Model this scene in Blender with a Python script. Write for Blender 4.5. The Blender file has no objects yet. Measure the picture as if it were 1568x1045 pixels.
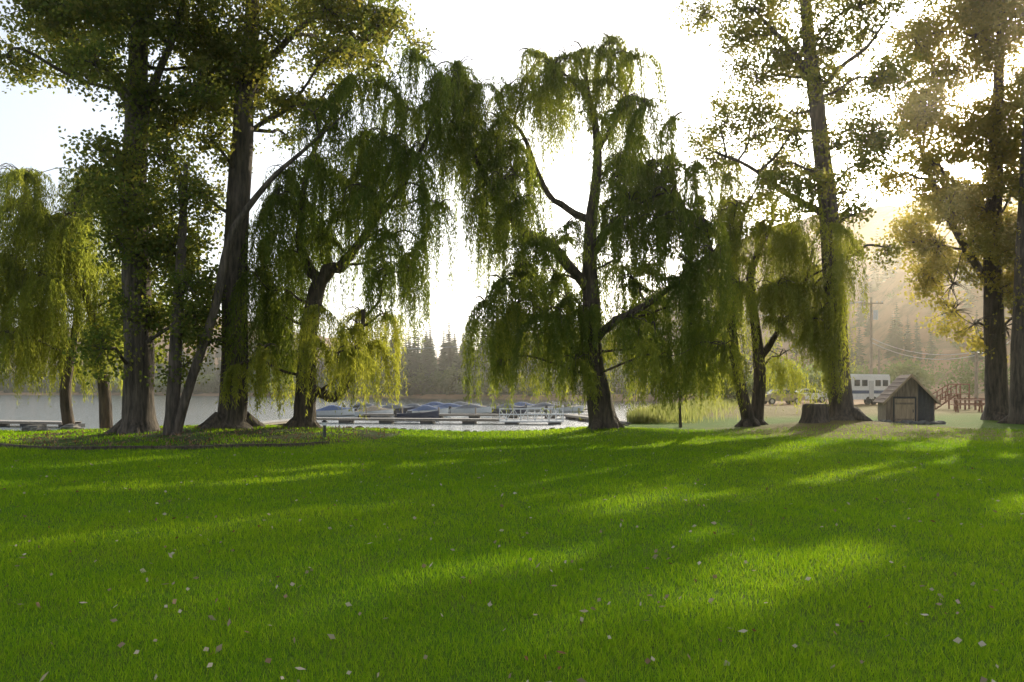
import bpy, math, time
import numpy as np
from mathutils import Vector
T0=time.time()
rng=np.random.default_rng(11)
EYE=1.6; HZ=598.0; CX=784.0; FP=1220.0
SUN_EL=math.radians(18.0); SUN_AZ=math.radians(31.8)
scene=bpy.context.scene

# ------------------------------------------------------------------ terrain
def sstep(a):
    a=np.clip(a,0,1); return a*a*(3-2*a)
SX=[-400,-60,-20,-3,2,5,8,12,18,30,60,100,400]; SY=[31,31,31.5,29.5,31.5,36,46,62,80,110,150,205,500]
FX=[-900,-300,-120,-60,0,40,80,200]; FY=[650,540,430,340,280,240,190,150]
def shore(x): return np.interp(x,SX,SY)
def farsh(x): return np.interp(x,FX,FY)
def H(x,y):
    x=np.asarray(x,float); y=np.asarray(y,float)
    h=0.34*np.exp(-(((x+9.5)/6.0)**2+((y-27.5)/4.2)**2))
    h+=0.16*np.exp(-(((x-3.5)/2.2)**2+((y-30)/2.2)**2))
    h+=0.36*np.exp(-(((x-14.1)/3.0)**2+((y-34)/3.5)**2))
    h+=0.30*sstep((x-14)/20)*sstep((y-28)/20)
    h+=0.018*np.sin(x*0.7+1.3)*np.cos(y*0.55)+0.012*np.sin(x*1.9+y*1.3)
    m=sstep((y-shore(x))/5.0)*sstep((farsh(x)-y)/6.0)
    far=np.maximum(y-farsh(x),0)
    hill=(70*sstep((x-75)/115)*sstep((y-95)/190))
    hill=hill+sstep((far-20)/500)*(45+45*sstep((-x-80)/300)+10*np.sin(x/90.)+6*np.sin(x/37.+1))
    hill=hill+sstep(hill/10)*(3*np.sin(x/17.+y/23.)+2*np.sin(x/7.-y/11.))
    return h*(1-m)-3.2*m+hill
def hz(x,y): return float(H(x,y))

# ------------------------------------------------------------------ materials
def newmat(name):
    m=bpy.data.materials.new(name); m.use_nodes=True
    nt=m.node_tree; nt.nodes.clear()
    out=nt.nodes.new('ShaderNodeOutputMaterial')
    return m,nt,out
def ramp(nt,fac,cols):
    r=nt.nodes.new('ShaderNodeValToRGB'); e=r.color_ramp.elements
    while len(e)<len(cols): e.new(0.5)
    for i,(p,c) in enumerate(cols):
        e[i].position=p; e[i].color=(*c,1)
    nt.links.new(fac,r.inputs[0]); return r.outputs[0]
def noise(nt,scale,detail=4,vec=None,rough=0.55):
    n=nt.nodes.new('ShaderNodeTexNoise'); n.inputs['Scale'].default_value=scale
    n.inputs['Detail'].default_value=detail; n.inputs['Roughness'].default_value=rough
    if vec is not None: nt.links.new(vec,n.inputs['Vector'])
    return n.outputs['Fac']
def objco(nt,sc=(1,1,1)):
    g=nt.nodes.new('ShaderNodeNewGeometry'); mp=nt.nodes.new('ShaderNodeMapping')
    mp.inputs['Scale'].default_value=sc
    nt.links.new(g.outputs['Position'],mp.inputs['Vector']); return mp.outputs[0]
def mixc(nt,f,a,b,mode='MIX'):
    m=nt.nodes.new('ShaderNodeMix'); m.data_type='RGBA'; m.blend_type=mode
    for k,v in ((0,f),(6,a),(7,b)):
        if isinstance(v,(int,float)): m.inputs[k].default_value=v
        elif isinstance(v,tuple): m.inputs[k].default_value=(*v,1)
        else: nt.links.new(v,m.inputs[k])
    return m.outputs[2]
def leafmat(name,c0,c1,t0,t1,tw=0.5):
    m,nt,out=newmat(name)
    at=nt.nodes.new('ShaderNodeAttribute'); at.attribute_name='tint'
    dc=mixc(nt,at.outputs['Fac'],c0,c1); tc=mixc(nt,at.outputs['Fac'],t0,t1)
    d=nt.nodes.new('ShaderNodeBsdfDiffuse'); t=nt.nodes.new('ShaderNodeBsdfTranslucent')
    nt.links.new(dc,d.inputs[0]); nt.links.new(tc,t.inputs[0])
    a=nt.nodes.new('ShaderNodeMixShader'); a.inputs[0].default_value=tw
    nt.links.new(d.outputs[0],a.inputs[1]); nt.links.new(t.outputs[0],a.inputs[2])
    nt.links.new(a.outputs[0],out.inputs[0]); return m
def surf(name,c,var=0.25,scale=6,rough=0.8,bump=0.2,sc=(1,1,1),metal=0):
    m,nt,out=newmat(name)
    p=nt.nodes.new('ShaderNodeBsdfPrincipled')
    v=objco(nt,sc); n=noise(nt,scale,5,v)
    lo=tuple(x*(1-var) for x in c); hi=tuple(min(1,x*(1+var)) for x in c)
    nt.links.new(ramp(nt,n,[(0.3,lo),(0.7,hi)]),p.inputs['Base Color'])
    p.inputs['Roughness'].default_value=rough; p.inputs['Metallic'].default_value=metal
    if bump:
        b=nt.nodes.new('ShaderNodeBump'); b.inputs['Strength'].default_value=bump
        b.inputs['Distance'].default_value=0.03
        nt.links.new(n,b.inputs['Height']); nt.links.new(b.outputs[0],p.inputs['Normal'])
    nt.links.new(p.outputs[0],out.inputs[0]); return m
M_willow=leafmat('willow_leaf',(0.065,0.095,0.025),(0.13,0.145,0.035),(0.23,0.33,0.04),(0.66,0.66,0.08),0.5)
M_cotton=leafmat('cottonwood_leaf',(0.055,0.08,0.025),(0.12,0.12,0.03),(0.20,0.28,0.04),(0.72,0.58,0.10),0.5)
M_grass=leafmat('grass_blade',(0.065,0.14,0.009),(0.13,0.21,0.013),(0.24,0.48,0.012),(0.64,0.80,0.03),0.5)
M_fall=leafmat('fallen_leaf',(0.18,0.09,0.035),(0.60,0.52,0.39),(0.1,0.06,0.02),(0.3,0.26,0.15),0.2)
M_reed=leafmat('reed_blade',(0.12,0.16,0.04),(0.24,0.24,0.09),(0.25,0.3,0.06),(0.45,0.45,0.15),0.5)
M_fir=leafmat('fir_needles',(0.035,0.065,0.04),(0.07,0.105,0.05),(0.05,0.10,0.05),(0.12,0.18,0.06),0.35)
M_far=leafmat('distant_leaf',(0.06,0.10,0.04),(0.11,0.14,0.05),(0.15,0.24,0.06),(0.32,0.38,0.08),0.45)
def barkmat(name,c):
    m,nt,out=newmat(name); p=nt.nodes.new('ShaderNodeBsdfPrincipled')
    n1=noise(nt,9,6,objco(nt,(1,1,0.14)),0.65); n2=noise(nt,1.2,3,objco(nt))
    col=ramp(nt,n1,[(0.38,tuple(x*0.25 for x in c)),(0.62,tuple(x*1.5 for x in c))])
    col=mixc(nt,0.35,col,ramp(nt,n2,[(0.35,(0.03,0.028,0.02)),(0.7,(0.12,0.10,0.07))]))
    nt.links.new(col,p.inputs['Base Color']); p.inputs['Roughness'].default_value=0.9
    b=nt.nodes.new('ShaderNodeBump'); b.inputs['Strength'].default_value=1.0; b.inputs['Distance'].default_value=0.12
    nt.links.new(n1,b.inputs['Height']); nt.links.new(b.outputs[0],p.inputs['Normal'])
    nt.links.new(p.outputs[0],out.inputs[0]); return m
M_bark=barkmat('bark_furrowed',(0.12,0.09,0.065)); M_barkw=barkmat('bark_willow',(0.10,0.07,0.045))

# ------------------------------------------------------------------ mesh helpers
def link(o): scene.collection.objects.link(o); return o
def quadmesh(name,V,tint,mat,parent=None,nv=4):
    n=V.shape[0]; me=bpy.data.meshes.new(name)
    me.vertices.add(n*nv); me.vertices.foreach_set('co',V.reshape(-1).astype(np.float32))
    me.loops.add(n*nv); me.loops.foreach_set('vertex_index',np.arange(n*nv,dtype=np.int32))
    me.polygons.add(n); me.polygons.foreach_set('loop_start',np.arange(0,n*nv,nv,dtype=np.int32))
    me.update(calc_edges=True)
    a=me.attributes.new('tint','FLOAT','FACE'); a.data.foreach_set('value',np.clip(tint,0,1).astype(np.float32))
    me.materials.append(mat)
    o=link(bpy.data.objects.new(name,me))
    if parent: o.parent=parent
    return o
def empty(name):
    e=bpy.data.objects.new(name,None); e.empty_display_size=0.3; return link(e)
class MB:
    def __init__(s): s.v=[];s.f=[];s.m=[];s.n=0
    def add(s,v,f,m=0):
        v=[tuple(map(float,p)) for p in v]
        s.v+=v; s.f+=[tuple(i+s.n for i in q) for q in f]; s.m+=[m]*len(f); s.n+=len(v)
    def tube(s,pts,rad,sides=8,m=0,sub=3,flute=0.0,cap=True,seed=0,wob=0):
        P=np.array(pts,float); R=np.array(rad,float)
        if sub>1 and len(P)>2:
            t=np.arange(len(P)); tt=np.linspace(0,len(P)-1,(len(P)-1)*sub+1)
            Q=np.zeros((len(tt),3))
            Pe=np.vstack([2*P[0]-P[1],P,2*P[-1]-P[-2]])
            for k,u in enumerate(tt):
                i=min(int(u),len(P)-2); f=u-i
                a,b,c,d=Pe[i],Pe[i+1],Pe[i+2],Pe[i+3]
                Q[k]=0.5*((2*b)+(-a+c)*f+(2*a-5*b+4*c-d)*f*f+(-a+3*b-3*c+d)*f**3)
            R=np.interp(tt,t,R); P=Q
        if wob:
            P=P+rng.normal(size=P.shape)*wob*R[:,None]; R=R*(1+rng.normal(size=len(R))*wob*.5)
        T=np.gradient(P,axis=0); T/=np.linalg.norm(T,axis=1,keepdims=True)+1e-9
        ref=np.array([0.25,1.0,0.13]); ref/=np.linalg.norm(ref)
        B=np.cross(T,ref); B/=np.linalg.norm(B,axis=1,keepdims=True)+1e-9
        C=np.cross(B,T)
        th=np.linspace(0,2*np.pi,sides,endpoint=False)
        n=len(P)
        rr=np.repeat(R[:,None],sides,1)
        if flute>0:
            k=np.arange(n)[:,None]/max(1,n-1)
            amp=flute*(0.35+np.exp(-k*14)*1.6)
            rr=rr*(1+amp*np.sin(5*th[None]+seed+k*3)+0.5*amp*np.sin(9*th[None]+seed*2+k*9)+0.04*np.sin(3*th[None]+k*40))
        V=P[:,None,:]+rr[...,None]*(np.cos(th)[None,:,None]*B[:,None,:]+np.sin(th)[None,:,None]*C[:,None,:])
        F=[]
        for i in range(n-1):
            for j in range(sides):
                k=(j+1)%sides
                F.append((i*sides+j,i*sides+k,(i+1)*sides+k,(i+1)*sides+j))
        if cap:
            F.append(tuple(range(sides-1,-1,-1))); F.append(tuple((n-1)*sides+j for j in range(sides)))
        s.add(V.reshape(-1,3),F,m)
    def box(s,c,size,m=0,rot=0.0,tilt=0.0):
        x,y,z=[a/2 for a in size]; b=min(x,y,z)*0.12
        vs=[]
        pr=[(-x+b,-y),(x-b,-y),(x,-y+b),(x,y-b),(x-b,y),(-x+b,y),(-x,y-b),(-x,-y+b)]
        for zz in (-z,z):
            for px,py in pr: vs.append((px,py,zz))
        ca,sa=math.cos(rot),math.sin(rot); ct,st=math.cos(tilt),math.sin(tilt); o=[]
        for a,bb,d in vs:
            a,d=a*ct+d*st,-a*st+d*ct
            o.append((c[0]+a*ca-bb*sa,c[1]+a*sa+bb*ca,c[2]+d))
        f=[tuple(range(7,-1,-1)),tuple(range(8,16))]+[(i,(i+1)%8,8+(i+1)%8,8+i) for i in range(8)]
        s.add(o,f,m)
    def obj(s,name,mats,parent=None,smooth=False,loc=None):
        me=bpy.data.meshes.new(name); me.from_pydata(s.v,[],s.f); 
        for m in mats: me.materials.append(m)
        me.polygons.foreach_set('material_index',np.array(s.m,dtype=np.int32))
        if smooth: me.polygons.foreach_set('use_smooth',np.ones(len(s.f),dtype=bool))
        me.update()
        o=link(bpy.data.objects.new(name,me))
        if parent: o.parent=parent
        if loc: o.location=loc
        return o
def unit(v): return v/(np.linalg.norm(v,axis=-1,keepdims=True)+1e-9)
def leaves(C,A,L,w):
    n=len(C); B=unit(np.cross(A,rng.normal(size=(n,3))))
    L=L[:,None]; w=w[:,None]
    return np.stack([C,C+A*L*0.42+B*w/2,C+A*L,C+A*L*0.42-B*w/2],axis=1)

# chosen lawn strips to be sunlit: crowns are shaped by removing leaves that shade them
SHAFTS=[(-0.9,6.7,2.7,9.1,0.40),(0.2,5.5,3.6,8.0,0.72),(-11.5,12.4,-5.2,13.2,0.7),(-5.2,13.2,-3.4,15,0.45),
(-4.8,15.5,-0.1,17.9,0.6),(5.6,10.1,8.7,12.0,1.0),(2,21,10,29,0.8),(10.5,21,20,31,1.2),(-6,25.3,2.3,26.8,0.8),
(5,13.5,8.5,17,0.6),(-2,20.5,1.5,22.5,0.4),(8,17,13,20,0.6),(1.0,11,3.5,12.5,0.28),(-13,24,-8,25.5,.7)]
AZV=np.array([math.sin(SUN_AZ),math.cos(SUN_AZ)])
def sun_keep(P):
    g=P[:,:2]-AZV[None]*(P[:,2:3]/math.tan(SUN_EL))
    g=g+0.12*np.sin(g[:,::-1]*5.0)
    drop=np.zeros(len(P),bool)
    for x1,y1,x2,y2,hw in SHAFTS:
        a=np.array([x1,y1]); b=np.array([x2,y2]); d=b-a
        t=np.clip(((g-a)@d)/(d@d),0,1)
        dist=np.linalg.norm(g-(a+t[:,None]*d),axis=1)
        drop|=dist<hw*(0.5+0.5*np.sin(np.pi*np.clip(t,0.04,0.96)))
    return ~(drop&(rng.random(len(P))<0.985))

class Tree:
    """tree laid out in image pixels: u,v scaled by its depth d -> metres around the tree's stand line"""
    def __init__(s,name,d,barkm,leafm):
        s.d=d; s.k=d/FP; s.e=empty(name); s.w=MB(); s.sk=[]; s.bm=barkm; s.lm=leafm; s.V=[]; s.t=[]
    def p(s,u,v,dd=0): return np.array([(u-CX)*s.k,s.d+dd,EYE+(HZ-v)*s.k])  # image pixel u,v to world metres at the tree's depth
    def limb(s,pts,sides=8,flute=0,dds=None,ground=False,th=1.0):
        P=[s.p(q[0],q[1],(q[3] if len(q)>3 else 0)) for q in pts]; R=[q[2]*s.k*th for q in pts]
        if ground:
            g=hz(P[0][0],P[0][1]); P[0][2]=g+0.03
            P=[np.array([P[0][0],P[0][1],g-0.3])]+[P[0]]+P[1:]; R=[R[0]*1.35,R[0]*1.12]+R[1:]
            P.insert(2,P[1]*0.7+P[2]*0.3); R.insert(2,R[2]*1.08)
        s.w.tube(P,R,sides,0,3,flute,seed=rng.random()*6,wob=0 if ground else .12)
        for a,b,ra in zip(P[:-1],P[1:],R[:-1]):
            for f in (0,.33,.66): s.sk.append(np.r_[a*(1-f)+b*f,ra])
        if ground and flute>0:
            for i in range(5):
                a=rng.random()*6.28; l=R[1]*rng.uniform(1.3,1.8); x0,y0=P[1][:2]
                pts=[]
                for f,zz in ((0.3,0.3),(0.6,0.08),(0.85,-0.03),(1.0,-0.12)):
                    x=x0+math.cos(a+f*0.3)*l*f; y=y0+math.sin(a+f*0.3)*l*f
                    pts.append((x,y,hz(x,y)+zz*R[1]*1.4))
                s.w.tube(pts,[R[1]*0.42,R[1]*0.3,R[1]*0.16,0.03],7,0,3)
    def connect(s,c,r0,r1,low=True):
        S=np.array(s.sk); d=np.linalg.norm(S[:,:3]-c,axis=1)+ (np.maximum(S[:,2]-c[2]+0.3,0)*2 if low else 0)
        i=int(np.argmin(d)); a=S[i,:3]; L=np.linalg.norm(c-a)
        if L<0.2: return
        r0=min(r0,S[i,3]*0.7); r1=min(r1,r0)
        q=a+(c-a)*0.35+np.array([rng.normal()*.06*L,rng.normal()*.06*L,0.02*L]); m=a+(c-a)*0.7+np.array([rng.normal()*.07*L,rng.normal()*.07*L,0.12*L])
        s.w.tube([a,q,m,c],[r0,r0*.75,(r0+r1)/2,r1],5,0,3,cap=False)
        for f,pp in ((.5,q),(.8,m),(1,c)): s.sk.append(np.r_[pp,r1*1.3])
    def puff(s,u,v,R,L,dd=None,tint=0.3,dens=1.0,dup=True):
        if dd is None: dd=rng.uniform(-2.2,2.2)
        if dup:
            s.puff(u+rng.uniform(-26,26),v+rng.uniform(0,45),R*.9,L*.9,-dd+rng.normal()*.5,tint,dens,False)
        c=s.p(u,v,dd); R=R*s.k; L=L*s.k
        s.connect(c,0.06,0.022)
        n=int(dens*88*(R/1.0)**1.4)+12; M=int(10+L*12)
        for i in range(5):
            ph=rng.random()*6.28; rr=R*rng.uniform(.5,.9)
            e=c+np.array([math.cos(ph)*rr,math.sin(ph)*rr,R*0.35-0.25*rr])
            s.w.tube([c,(c+e)/2+np.array([0,0,.2*R]),e,e+np.array([math.cos(ph)*.1,math.sin(ph)*.1,-.5*R])],[.022,.016,.01,.005],4,0,2,cap=False)
        # loose, uneven crown: every puff is stretched and tilted differently
        ex=rng.uniform(.8,1.35); ey=rng.uniform(.8,1.3); tl=rng.normal()*.25
        ph=rng.random(n)*2*np.pi; r=R*np.sqrt(rng.random(n))*rng.uniform(.8,1.3,n)
        kk=rng.integers(0,max(4,n//6),n); cph=rng.random(300)*2*np.pi; cr=R*np.sqrt(rng.random(300))*1.2
        cl=rng.random(n)<.75
        ph=np.where(cl,cph[kk]+rng.normal(size=n)*.07,ph); r=np.where(cl,cr[kk]+rng.normal(size=n)*.05,r)
        lk=rng.uniform(.4,1.3,300); Ls=L*np.where(cl,lk[kk]*rng.uniform(.8,1.1,n),rng.uniform(.3,1.1,n))
        Ls=np.minimum(Ls,np.maximum(c[2]-rng.uniform(.7,1.7,n),0.3))
        t=np.tile(np.linspace(0,1,M),(n,1))+rng.random((n,M))/M
        hor=(1-np.exp(-4.5*t)); 
        sw=rng.normal(size=(n,1))*.04; swp=rng.random((n,1))*6
        X=c[0]+ex*np.cos(ph)[:,None]*r[:,None]*hor+sw*np.sin(t*3+swp)*L*.5
        Y=c[1]+ey*np.sin(ph)[:,None]*r[:,None]*hor+sw*np.cos(t*3+swp)*L*.5
        up=R*0.5*(1-0.7*(r/R)**2)+tl*np.cos(ph)*r
        Z=c[2]+up[:,None]*(1-np.exp(-9*t))-Ls[:,None]*t**1.2
        P=np.stack([X,Y,Z],-1).reshape(-1,3)+rng.normal(size=(n*M,3))*.022
        A=rng.normal(size=(n*M,3))*.34; A[:,2]-=0.85; A=unit(A)
        keep=rng.random(n*M)<.92
        tt=(tint+rng.normal(size=n)[:,None]*.10+rng.normal(size=(n,M))*.10+0.12*t).reshape(-1)
        P,A,tt=P[keep],A[keep],tt[keep]; m=len(P)
        s.V.append(leaves(P,A,rng.uniform(.13,.22,m),rng.uniform(.024,.038,m))); s.t.append(tt)
    def blob(s,u,v,ru,rv,dd=None,tint=0.25,lai=3.0,size=.105,sig=.30,dup=True):
        if dd is None: dd=rng.uniform(-2.4,2.4)
        if dup: s.blob(u+rng.uniform(-.8,.8)*ru,v+rng.uniform(-.7,.7)*rv,ru*.8,rv*.8,-dd+rng.normal()*.4,tint,lai,size,sig,False)
        c=s.p(u,v,dd); a=np.array([ru*s.k,(ru+rv)/2*s.k,rv*s.k])
        s.connect(c,0.08,0.03)
        nl=lai*math.pi*a[0]*a[2]/(size*size*.42); per=40; nc=max(4,int(nl/per))
        D=unit(rng.normal(size=(nc,3)))*(rng.random((nc,1))**.45)*rng.uniform(.7,1.35,(nc,1))
        CC=c+D*a
        for i in range(min(nc,22)):
            e=CC[i]; mm=(c+e)/2+np.array([0,0,.08])+rng.normal(size=3)*.05
            s.w.tube([c,mm,e],[.024,.015,.006],4,0,2,cap=False)
        k=rng.integers(0,nc,int(nl)); sg=rng.uniform(.5,1.5,nc)*sig
        off=rng.normal(size=(len(k),3)); off*=np.minimum(1,1.7/np.linalg.norm(off,axis=1,keepdims=True))
        P=CC[k]+off*sg[k][:,None]*np.array([1.1,1.1,.75])
        A=rng.normal(size=(len(k),3)); A[:,2]-=.5; A=unit(A)
        ct=rng.normal(size=nc)*.13
        tt=tint+ct[k]+rng.normal(size=len(k))*.10
        s.V.append(leaves(P,A,rng.uniform(.75,1.25,len(k))*size,rng.uniform(.65,1.05,len(k))*size)); s.t.append(tt)
    def done(s):
        s.w.obj('trunk_and_limbs',[s.bm],s.e,True)
        if s.V:
            V=np.concatenate(s.V); t=np.concatenate(s.t); k=sun_keep(V[:,0,:])&(V[:,:,2].min(1)>0.35)
            quadmesh('foliage',V[k],t[k],s.lm,s.e)
            print(s.e.name,int(k.sum()))

# ------------------------------------------------------------------ willows
E=Tree('weeping_willow_tree',28,M_barkw,M_willow)
E.limb([(465,655,20),(468,610,16),(470,560,14),(474,500,13),(484,450,12),(492,425,11)],14,.10,ground=True)
E.limb([(490,432,10),(505,412,10),(518,410,8.5),(530,398,8),(545,380,7),(565,340,5.5,.4),(580,280,4,.7),(600,220,3,.8),(620,150,2,.8)],9)
E.limb([(488,432,9),(470,405,8),(462,370,6,-.3),(470,320,5,-.6),(480,270,4,-.8),(500,220,3,-.9),(530,170,2,-1)],9)
E.limb([(470,590,9),(488,600,8),(508,610,7.5,.3),(525,590,6.5,.6),(535,560,5,.8),(545,510,4,1),(550,470,3,1)],8)
E.limb([(565,340,5,.4),(600,300,3.5,.4),(640,240,3,0),(680,150,2,0)],7)
E.limb([(470,320,4,-.6),(440,310,3,-.6),(415,330,2,-.5)],6)
for q in [(560,160,48,130),(605,135,48,120),(650,118,42,120),(700,105,40,100),(520,190,42,170),(475,230,40,210),(445,290,36,230),(418,330,26,240),(405,350,18,240),
          (500,250,45,140),(560,230,50,150),(610,220,50,160),(642,260,34,150),(655,310,22,140),(585,320,42,140),(520,330,30,50),(440,450,28,160),(418,480,22,130),
          (460,300,38,150),(605,370,30,130),(635,390,18,110),(575,392,22,80),(430,380,28,200),(410,430,20,170),(680,140,34,90)]:
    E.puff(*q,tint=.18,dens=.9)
for q in [(535,470,34,140,2.2),(575,475,30,135,2.0),(510,500,22,110,1.6),(560,520,34,95,2.5),(420,540,22,90,2),(445,520,26,110,2.2)]: E.puff(*q,tint=.85)  # rear curtains: sunlit yellow put into the leaf tint
E.done()
Fw=Tree('weeping_willow_tree',30,M_barkw,M_willow)
Fw.limb([(925,657,23),(918,610,19),(908,560,16),(905,500,15),(905,450,13),(903,400,11),(905,340,9.5),(912,290,8),(915,230,6.5),(910,180,5),(900,140,4),(895,90,2)],14,.10,ground=True)
Fw.limb([(905,450,9),(870,410,8,-.4),(840,380,8,-.7),(800,360,7,-.9),(770,320,6,-.9),(740,270,5,-.6),(715,220,4,-.3),(700,160,2.5)],8)
Fw.limb([(905,530,8),(930,500,7,-.6),(960,485,5,-1),(1000,460,4,-1.2),(1040,430,3,-1.2)],8)
Fw.limb([(903,400,7),(930,350,5.5,.5),(960,320,4.5,.8),(1000,290,3.5,1),(1040,260,2,1)],8)
Fw.limb([(905,340,6),(870,318,5,.3),(840,292,4.5,.5),(820,250,4,.5),(800,200,3,.4),(780,180,2,.2)],8)
Fw.limb([(915,230,5),(940,190,4),(960,140,3),(940,80,2)],7)
Fw.limb([(908,560,7),(870,520,5.5,.8),(840,480,4,1.2),(800,440,3,1.4)],7)
for q in [(700,118,40,110),(695,200,42,120),(730,165,45,130),(765,185,38,120),(820,90,32,80),(850,65,34,80),(895,70,36,80),(935,60,34,100),(960,115,42,110),(870,110,42,90),
          (820,140,42,110),(785,230,42,160),(750,275,38,170),(728,300,20,110),(990,190,42,140),(940,195,45,100),(1030,240,40,160),(1060,260,30,150),(1010,290,42,160),(960,320,42,150),
          (825,350,42,160),(800,400,42,180),(772,440,34,150),(768,490,22,120),(860,420,42,170),(880,480,32,120),(950,400,42,190),(1000,400,42,200),(1040,420,42,180),(1080,460,32,140),
          (1060,500,34,110),(980,480,42,130),(830,490,38,120),(790,330,36,130),(930,360,36,100),(930,140,35,70),(1075,400,34,160),(870,355,34,90),(905,440,30,110),(790,280,30,110),
          (955,240,36,110),(985,265,38,130),(1040,330,40,140),(1080,320,30,150),(740,215,38,140),(715,140,30,110),(780,130,30,100),(1000,350,36,130),(930,290,24,90),(1020,200,30,100),
          (745,470,24,140),(755,520,20,90)]:
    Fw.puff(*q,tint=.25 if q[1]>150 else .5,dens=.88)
for q in [(790,470,30,130,2.5),(960,500,30,110,2.5),(850,530,34,85,2.6),(1020,520,30,90,2.4),(1090,500,26,110,2.4)]: Fw.puff(*q,tint=.8)  # far-side strands tinted yellow to look sunlit from behind
Fw.done()
G=Tree('weeping_willow_tree',34,M_barkw,M_willow)
G.limb([(1148,657,14),(1138,610,9),(1130,570,8),(1122,520,7.5),(1118,460,6.5),(1122,400,6),(1135,340,4),(1150,300,2)],11,.08,ground=True)
G.limb([(1162,655,13,.5),(1168,600,10,.5),(1168,550,9,.5),(1160,480,7,.5),(1155,420,6,.6),(1175,370,5,.8),(1200,320,3,1)],11,.08,ground=True)
G.limb([(1168,550,6,.5),(1200,500,4.5,.3),(1230,450,3.5,0),(1245,380,2,0)],7)
for q in [(1120,300,32,100),(1160,285,36,100),(1200,295,36,110),(1100,350,36,140),(1150,360,42,130),(1205,350,42,150),(1240,340,36,170),(1268,400,32,180),(1110,420,36,160),(1150,440,40,120),
          (1200,430,42,150),(1240,440,36,160),(1095,500,28,110),(1185,500,40,95),(1230,500,36,110),(1262,490,24,110),(1130,240,30,90),(1090,290,28,110),(1115,520,26,70)]:
    G.puff(*q,tint=.72,dens=.82)
G.done()
A=Tree('weeping_willow_tree',33,M_barkw,M_willow)
A.limb([(110,657,10),(100,600,8),(110,540,6),(120,450,5),(100,330,2)],9,.06,ground=True)
A.limb([(165,657,12),(160,600,9),(150,540,7),(130,450,5),(70,350,3)],9,.06,ground=True)
A.limb([(130,450,5),(60,420,4,.5),(10,380,2,1)],6)
for q in [(40,275,42,110),(100,250,42,110),(140,265,38,120),(20,330,42,140),(80,340,46,150),(140,350,42,160),(0,420,40,140),(60,430,42,140),(120,440,42,120),(170,430,36,120),
          (-50,380,48,150),(30,490,36,80),(165,500,26,90),(-80,300,50,130),(-100,450,50,120),(70,490,30,80),(100,300,44,120),(30,400,40,120),(110,390,44,130),(5,290,36,110),(60,520,26,60)]:
    A.puff(*q,tint=.55,dens=1.05)
A.done()
# ------------------------------------------------------------------ cottonwoods
B=Tree('cottonwood_tree',26,M_bark,M_cotton)
B.limb([(212,662,27),(212,600,22),(212,500,21),(208,400,20),(205,300,19),(208,200,17),(212,100,14),(215,0,11),(225,-100,8),(230,-250,3)],18,.09,ground=True)
B.limb([(208,230,8),(240,160,6.5,-.5),(280,90,5,-1),(310,10,3,-1.2)],7); B.limb([(208,180,7),(160,110,5.5,.4),(100,50,4,.6),(40,20,2.5,.8)],7)
for q in [(60,35,80,40),(15,90,45,26),(150,35,85,58),(250,60,85,64),(310,20,80,54),(180,140,50,48),(255,190,54,58),(200,260,42,50),(300,130,50,50),(100,-80,120,55),(280,-100,130,65),(200,-200,120,60),(125,90,44,30)]:
    B.blob(*q,tint=.27,lai=3.4,size=.13,sig=.28)
for q in [(230,330,48,60),(275,390,48,60),(190,410,38,60),(235,480,50,42),(290,490,34,50),(200,540,30,30),(165,330,28,55),(305,420,22,45)]: B.blob(*q,tint=.2,lai=3.2,size=.13,sig=.28)
B.done()
D=Tree('cottonwood_tree',27,M_bark,M_cotton)
D.limb([(355,655,30),(358,615,21),(360,500,19),(360,400,18),(366,300,17),(372,200,15),(375,130,13),(385,40,11),(390,-80,8),(395,-220,3)],18,.10,ground=True)
D.limb([(374,150,7),(420,100,5.5,-.5),(480,50,4,-.8),(560,20,2.5,-1)],7); D.limb([(370,210,5),(410,170,4,.5),(450,140,2.5,.8)],6)
for q in [(400,60,75,48),(480,40,75,38),(560,30,62,28),(608,18,32,22),(520,105,45,24),(440,150,46,26),(400,110,48,36),(570,85,28,22),(450,-40,110,50),(330,220,28,36),(350,90,58,48),(400,-150,120,60),(312,300,22,28),(425,190,26,14),(525,60,50,32),(590,50,26,20)]:
    D.blob(*q,tint=.34,lai=3.0,size=.13,sig=.27)
D.done()
C=Tree('young_cottonwood_tree',25,M_bark,M_cotton)
C.limb([(262,668,11),(266,600,10),(270,520,9),(275,430,8),(280,340,6),(285,250,3)],10,.05,ground=True)
C.limb([(268,668,9),(300,560,7),(330,470,6.5),(350,370,6),(380,318,5),(420,270,4),(460,235,3),(505,195,2),(540,165,1)],8,.03,ground=True)
for q in [(285,300,32,50),(300,440,26,40),(505,190,22,14),(270,560,20,26),(250,240,30,36),(326,520,14,22)]: C.blob(*q,tint=.2,dd=rng.uniform(-.8,.8),lai=2.4)
C.done()
Hc=Tree('cottonwood_tree',34,M_bark,M_cotton)
Hc.limb([(1290,645,24),(1286,605,17),(1280,500,15.5),(1274,400,14.5),(1266,300,13.5),(1255,200,12),(1243,100,10.5),(1233,0,8),(1225,-120,4)],16,.09,ground=True)
Hc.limb([(1262,330,6),(1220,310,5,-.3),(1180,290,4,-.5),(1140,260,3,-.6),(1090,240,2,-.6)],7)
Hc.limb([(1250,150,5),(1290,100,4,.5),(1340,60,3,.8),(1370,20,2,1)],7); Hc.limb([(1245,120,5),(1210,60,4,.5),(1170,10,2.5,.8)],7)
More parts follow.
